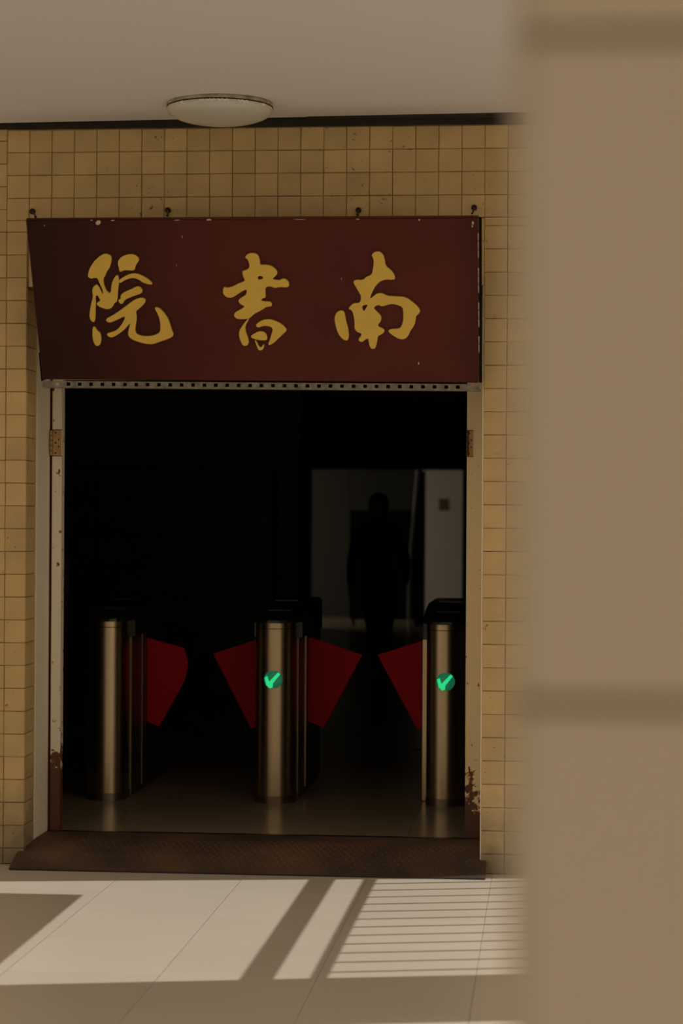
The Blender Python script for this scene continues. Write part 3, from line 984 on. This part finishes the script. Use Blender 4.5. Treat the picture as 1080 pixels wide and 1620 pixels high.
# ------------------------------------------------------------------ turnstiles
def d_plan(r, yc, yb, n=24):
    pts = [(r * math.cos(math.pi + math.pi * k / n), yc + r * math.sin(math.pi + math.pi * k / n)) for k in range(n + 1)]
    return pts + [(r, yb), (-r, yb)]


def d_prism(name, r, yb, z0, z1, material, parent):
    bm = bmesh.new()
    prism(bm, d_plan(r, 0.095, yb), z0, z1)
    bmesh.ops.recalc_face_normals(bm, faces=bm.faces)
    for e in bm.edges:
        if len(e.link_faces) == 2 and e.calc_face_angle() > R(30):
            e.smooth = False
    return link(name, bm_mesh(bm), material, parent, True)


def turnstile(x, label, wings, lit, left=0.104, side='steel_dimmed', trim='steel_dimmed'):
    t = tag(empty('flap_barrier', (x, 1.45, Z_IN)), label, 'turnstile', 'flap barriers across the doorway')
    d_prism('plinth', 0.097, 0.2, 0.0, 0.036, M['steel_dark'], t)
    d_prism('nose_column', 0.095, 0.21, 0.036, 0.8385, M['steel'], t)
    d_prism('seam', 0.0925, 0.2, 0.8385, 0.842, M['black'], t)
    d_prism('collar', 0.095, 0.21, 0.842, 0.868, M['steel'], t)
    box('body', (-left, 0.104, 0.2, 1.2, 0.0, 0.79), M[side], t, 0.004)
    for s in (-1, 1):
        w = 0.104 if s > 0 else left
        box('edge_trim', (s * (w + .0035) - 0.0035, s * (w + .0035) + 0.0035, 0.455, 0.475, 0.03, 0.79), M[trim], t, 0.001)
        box('slot', (s * w - 0.003, s * w + 0.003, 0.565, 0.635, 0.25, 0.789), M['black'], t)
    # cap
    bm = bmesh.new()
    secs = [(-0.004, .030, .868, .882), (.012, .062, .868, .887), (.04, .086, .868, .892), (.09, .106, .868, .899), (.16, .117, .868, .908),
            (.197, .118, .868, .913), (.2, .118, .79, .914), (.50, .118, .79, .954), (.56, .118, .79, .957), (1.15, .118, .79, .957), (1.205, .106, .79, .946)]
    rings = []
    for y, w, zb, zt in secs:
        c = min(.022, (zt - zb) * .6, w * .5)
        rings.append([bm.verts.new(p) for p in ((-w, y, zb), (-w, y, zt - c), (-w + c * .3, y, zt - c * .3), (-w + c, y, zt),
                                                (w - c, y, zt), (w - c * .3, y, zt - c * .3), (w, y, zt - c), (w, y, zb))])
    for a, b in zip(rings[:-1], rings[1:]):
        for i in range(8):
            j = (i + 1) % 8
            bm.faces.new((a[i], a[j], b[j], b[i]))
    bm.faces.new(rings[0])
    bm.faces.new(rings[-1][::-1])
    cap = link('cap', bm_mesh(bm), M['black'], t)
    for y, zz in ((0.255, 0.9215), (0.56, 0.9572)):
        o = box('reader_window', (-0.058, 0.058, -0.02, 0.02, -0.001, 0.003), M['reader'], cap, 0.001)
        o.location = (0.0, y, zz)
        o.rotation_euler = (math.atan2(0.04, 0.3) if y < 0.5 else 0, 0, 0)
    for pts in wings:
        sheet('wing', pts, 0.594, 0.606, M['wing'], t, 0.002)
    # status lamp
    if lit:
        bm = bmesh.new()
        lathe(bm, [(0.0, 0.010), (0.02, 0.0095), (0.036, 0.007), (0.0445, 0.002), (0.0455, -0.02)], 32)
        led = link('status_lamp', bm_mesh(bm), M['led_dim'], t, True)
        led.location = (0.0, 0.004, 0.597)
        led.rotation_euler = (R(90), 0, 0)
        led['label'] = 'green lit tick lamp'
        tick = [(-0.040, 0.010), (-0.028, 0.018), (-0.018, -0.010), (0.024, 0.035), (0.035, 0.026), (0.0, -0.018), (-0.002, -0.038), (-0.016, -0.041), (-0.032, -0.026)]
        o = sheet('tick', tick[::-1], -0.0135, -0.004, M['led'], led)
        o.rotation_euler = (R(-90), 0, 0)
        o.location = (0, 0, 0)
    return t


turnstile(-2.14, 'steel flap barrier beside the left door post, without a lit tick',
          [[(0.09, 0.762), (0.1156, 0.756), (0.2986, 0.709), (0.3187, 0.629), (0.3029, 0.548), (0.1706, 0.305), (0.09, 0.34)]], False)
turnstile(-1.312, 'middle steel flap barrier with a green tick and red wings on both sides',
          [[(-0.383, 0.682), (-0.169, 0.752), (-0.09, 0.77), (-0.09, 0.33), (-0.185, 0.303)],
           [(0.09, 0.775), (0.1443, 0.7617), (0.3796, 0.6843), (0.1856, 0.3137), (0.09, 0.35)]], True, trim='steel')  # brighter trim steel paints the lit edge
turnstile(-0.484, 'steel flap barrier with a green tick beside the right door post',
          [[(-0.3714, 0.685), (-0.1447, 0.758), (-0.09, 0.775), (-0.09, 0.34), (-0.165, 0.308)]], True, 0.124, 'steel')  # brighter body steel paints the light on its left shoulder

gp = tag(empty('guard_post', (-2.576, 2.6, Z_IN)), 'slim dark guard post between the left door post and left barrier', 'post')
box('post', (-0.019, 0.019, -0.019, 0.019, 0.012, 1.145), M['steel_dark'], gp, 0.003)
box('base', (-0.05, 0.05, -0.05, 0.05, 0, 0.012), M['steel_dark'], gp, 0.002)

# ------------------------------------------------------------------ the walking person
pr_ = tag(empty('person', (-1.408, 9.28, Z_IN)), 'person in dark clothes walking in the hall beyond the barriers', 'person')


def skin_chain(verts, edges, radii):
    me = bpy.data.meshes.new('sk')
    me.from_pydata(verts, edges, [])
    o = bpy.data.objects.new('sk', me)
    col.objects.link(o)
    mod = o.modifiers.new('skin', 'SKIN')
    mod.use_smooth_shade = True
    for i, r in enumerate(radii):
        sv = me.skin_vertices[0].data[i]
        sv.radius = (r, r) if not isinstance(r, tuple) else r
        sv.use_root = (i == 0)
    o.modifiers.new('sub', 'SUBSURF').levels = 2
    dg = bpy.context.evaluated_depsgraph_get()
    dg.update()
    res = bpy.data.meshes.new_from_object(o.evaluated_get(dg))
    bpy.data.objects.remove(o, do_unlink=True)
    return res


PV, PE, PR = [], [], []


def J(p, r, parent=None):
    PV.append(p)
    PR.append(r)
    if parent is not None:
        PE.append((parent, len(PV) - 1))
    return len(PV) - 1


pelvis = J((0, 0.0, 0.87), (0.15, 0.105))
waist = J((0, 0.0, 1.00), (0.125, 0.090), pelvis)
chest = J((0, 0.0, 1.17), (0.150, 0.105), waist)
coll = J((0, 0.01, 1.29), (0.105, 0.075), chest)
neck = J((0, 0.0, 1.375), 0.052, coll)
skull = J((0, -0.012, 1.44), 0.055, neck)
hands = []
for s in (-1, 1):
    sh_ = J((0.155 * s, 0.01, 1.275), 0.062, coll)
    el = J((0.225 * s, 0.045 + 0.02 * s, 1.03), 0.046, sh_)
    wr = J((0.225 * s, -0.045 + 0.06 * s, 0.825), 0.030, el)
    hands.append((s, Vector((0.225 * s, -0.045 + 0.06 * s, 0.825))))
# planted leg, and the leg bent back in mid stride
hl = J((-0.075, 0, 0.80), 0.092, pelvis)
kl = J((-0.035, -0.045, 0.47), 0.066, hl)
al = J((-0.005, -0.01, 0.09), 0.042, kl)
hr = J((0.085, 0, 0.80), 0.092, pelvis)
kr = J((0.065, -0.03, 0.46), 0.068, hr)
ar = J((0.035, 0.27, 0.245), 0.044, kr)
bm = bmesh.new()
bm.from_mesh(skin_chain(PV, PE, PR))
for s, w in hands:
    pv = [tuple(w + Vector((0, 0, 0.02))), tuple(w + Vector((0, -0.004, -0.03))), tuple(w + Vector((0, -0.010, -0.075)))]
    bm.from_mesh(skin_chain(pv, [(0, 1), (1, 2)], [0.024, (0.018, 0.036), (0.015, 0.038)]))
    for f, (dy, ln) in enumerate(((-0.030, .064), (-0.011, .074), (0.009, .070), (0.028, .054))):
        b0 = w + Vector((0, -0.008 + dy, -0.07))
        fv = [tuple(b0), tuple(b0 + Vector((-0.004 * s, -0.006, -ln * .5))), tuple(b0 + Vector((-0.016 * s, -0.012, -ln)))]
        bm.from_mesh(skin_chain(fv, [(0, 1), (1, 2)], [0.0095, 0.0088, 0.0075]))
    b0 = w + Vector((-0.004 * s, -0.028, -0.025))
    bm.from_mesh(skin_chain([tuple(b0), tuple(b0 + Vector((-0.014 * s, -0.022, -0.024))), tuple(b0 + Vector((-0.018 * s, -0.030, -0.055)))],
                            [(0, 1), (1, 2)], [0.012, 0.010, 0.0085]))
# head: skull, jaw, nose, ears, brow
def blob(c, r, seg=20):
    v = bmesh.ops.create_uvsphere(bm, u_segments=seg, v_segments=seg // 2 + 2, radius=1.0)['verts']
    for q in v:
        q.co = Vector((q.co.x * r[0] + c[0], q.co.y * r[1] + c[1], q.co.z * r[2] + c[2]))


blob((0, -0.002, 1.492), (0.074, 0.092, 0.092))
blob((0, -0.030, 1.440), (0.056, 0.064, 0.064))
blob((0, -0.094, 1.462), (0.012, 0.016, 0.022), 12)
blob((0, -0.082, 1.493), (0.050, 0.016, 0.010), 12)
blob((0, -0.088, 1.428), (0.024, 0.010, 0.008), 12)
for s in (-1, 1):
    blob((0.076 * s, 0.0, 1.470), (0.010, 0.018, 0.030), 12)
me = bm_mesh(bm, 'body')
tmp = bpy.data.objects.new('tmp', me)
col.objects.link(tmp)
rm = tmp.modifiers.new('remesh', 'REMESH')
rm.mode = 'VOXEL'
rm.voxel_size = 0.0065
dg = bpy.context.evaluated_depsgraph_get()
dg.update()
me2 = bpy.data.meshes.new_from_object(tmp.evaluated_get(dg))
bpy.data.objects.remove(tmp, do_unlink=True)
me2.materials.clear()
for k in ('skin', 'cloth', 'trousers'):
    me2.materials.append(M[k])
for p in me2.polygons:
    c = p.center
    p.use_smooth = True
    if c.z > 1.372:
        p.material_index = 0
    elif abs(c.x) > 0.18 and c.z < 0.835:
        p.material_index = 0
    elif c.z > 0.86 or abs(c.x) > 0.19:
        p.material_index = 1
    else:
        p.material_index = 2
body = link('body', me2, None, pr_)
for s in (-1, 1):
    bm = bmesh.new()
    bmesh.ops.create_uvsphere(bm, u_segments=12, v_segments=8, radius=0.0085)
    o = link('eye', bm_mesh(bm), M['hair'], body, True)
    o.location = (0.030 * s, -0.083, 1.480)
bm = bmesh.new()
bmesh.ops.create_uvsphere(bm, u_segments=28, v_segments=18, radius=1.0)
for v in bm.verts:
    x, y, z = v.co
    front = max(0.0, -y)
    v.co = Vector((x * 0.086, 0.012 + y * 0.098, 1.505 + z * 0.096))
    if z < 0.25 and y < -0.1:
        v.co.y = max(v.co.y, -0.045)
        v.co.x *= 1.0
bmesh.ops.delete(bm, geom=[v for v in bm.verts if v.co.z < 1.425 or (v.co.z < 1.51 and v.co.y < -0.03)], context='VERTS')
hm_ = link('hair', bm_mesh(bm), M['hair'], pr_, True)
hm_.modifiers.new('solid', 'SOLIDIFY').thickness = 0.012
for (cx, cy, cz, pitch_) in ((-0.005, -0.02, 0.0, 0.0), (0.035, 0.285, 0.150, R(62))):
    bm = bmesh.new()
    secs = [(0.075, .030, .070), (0.04, .036, .075), (0.0, .036, .070), (-0.06, .040, .052), (-0.12, .040, .038), (-0.165, .026, .026)]
    rings = []
    for y, w, h in secs:
        rings.append([bm.verts.new((w * a, y, z)) for a, z in ((-1, 0), (-1.05, .012), (-.85, h * .75), (-.4, h), (.4, h), (.85, h * .75), (1.05, .012), (1, 0))])
    for a, b in zip(rings[:-1], rings[1:]):
        for i in range(8):
            bm.faces.new((a[i], a[(i + 1) % 8], b[(i + 1) % 8], b[i]))
    bm.faces.new(rings[0])
    bm.faces.new(rings[-1][::-1])
    o = link('shoe', bm_mesh(bm), M['hair'], pr_, True)
    o.location = (cx, cy, cz)
    o.rotation_euler = (pitch_, 0, 0)
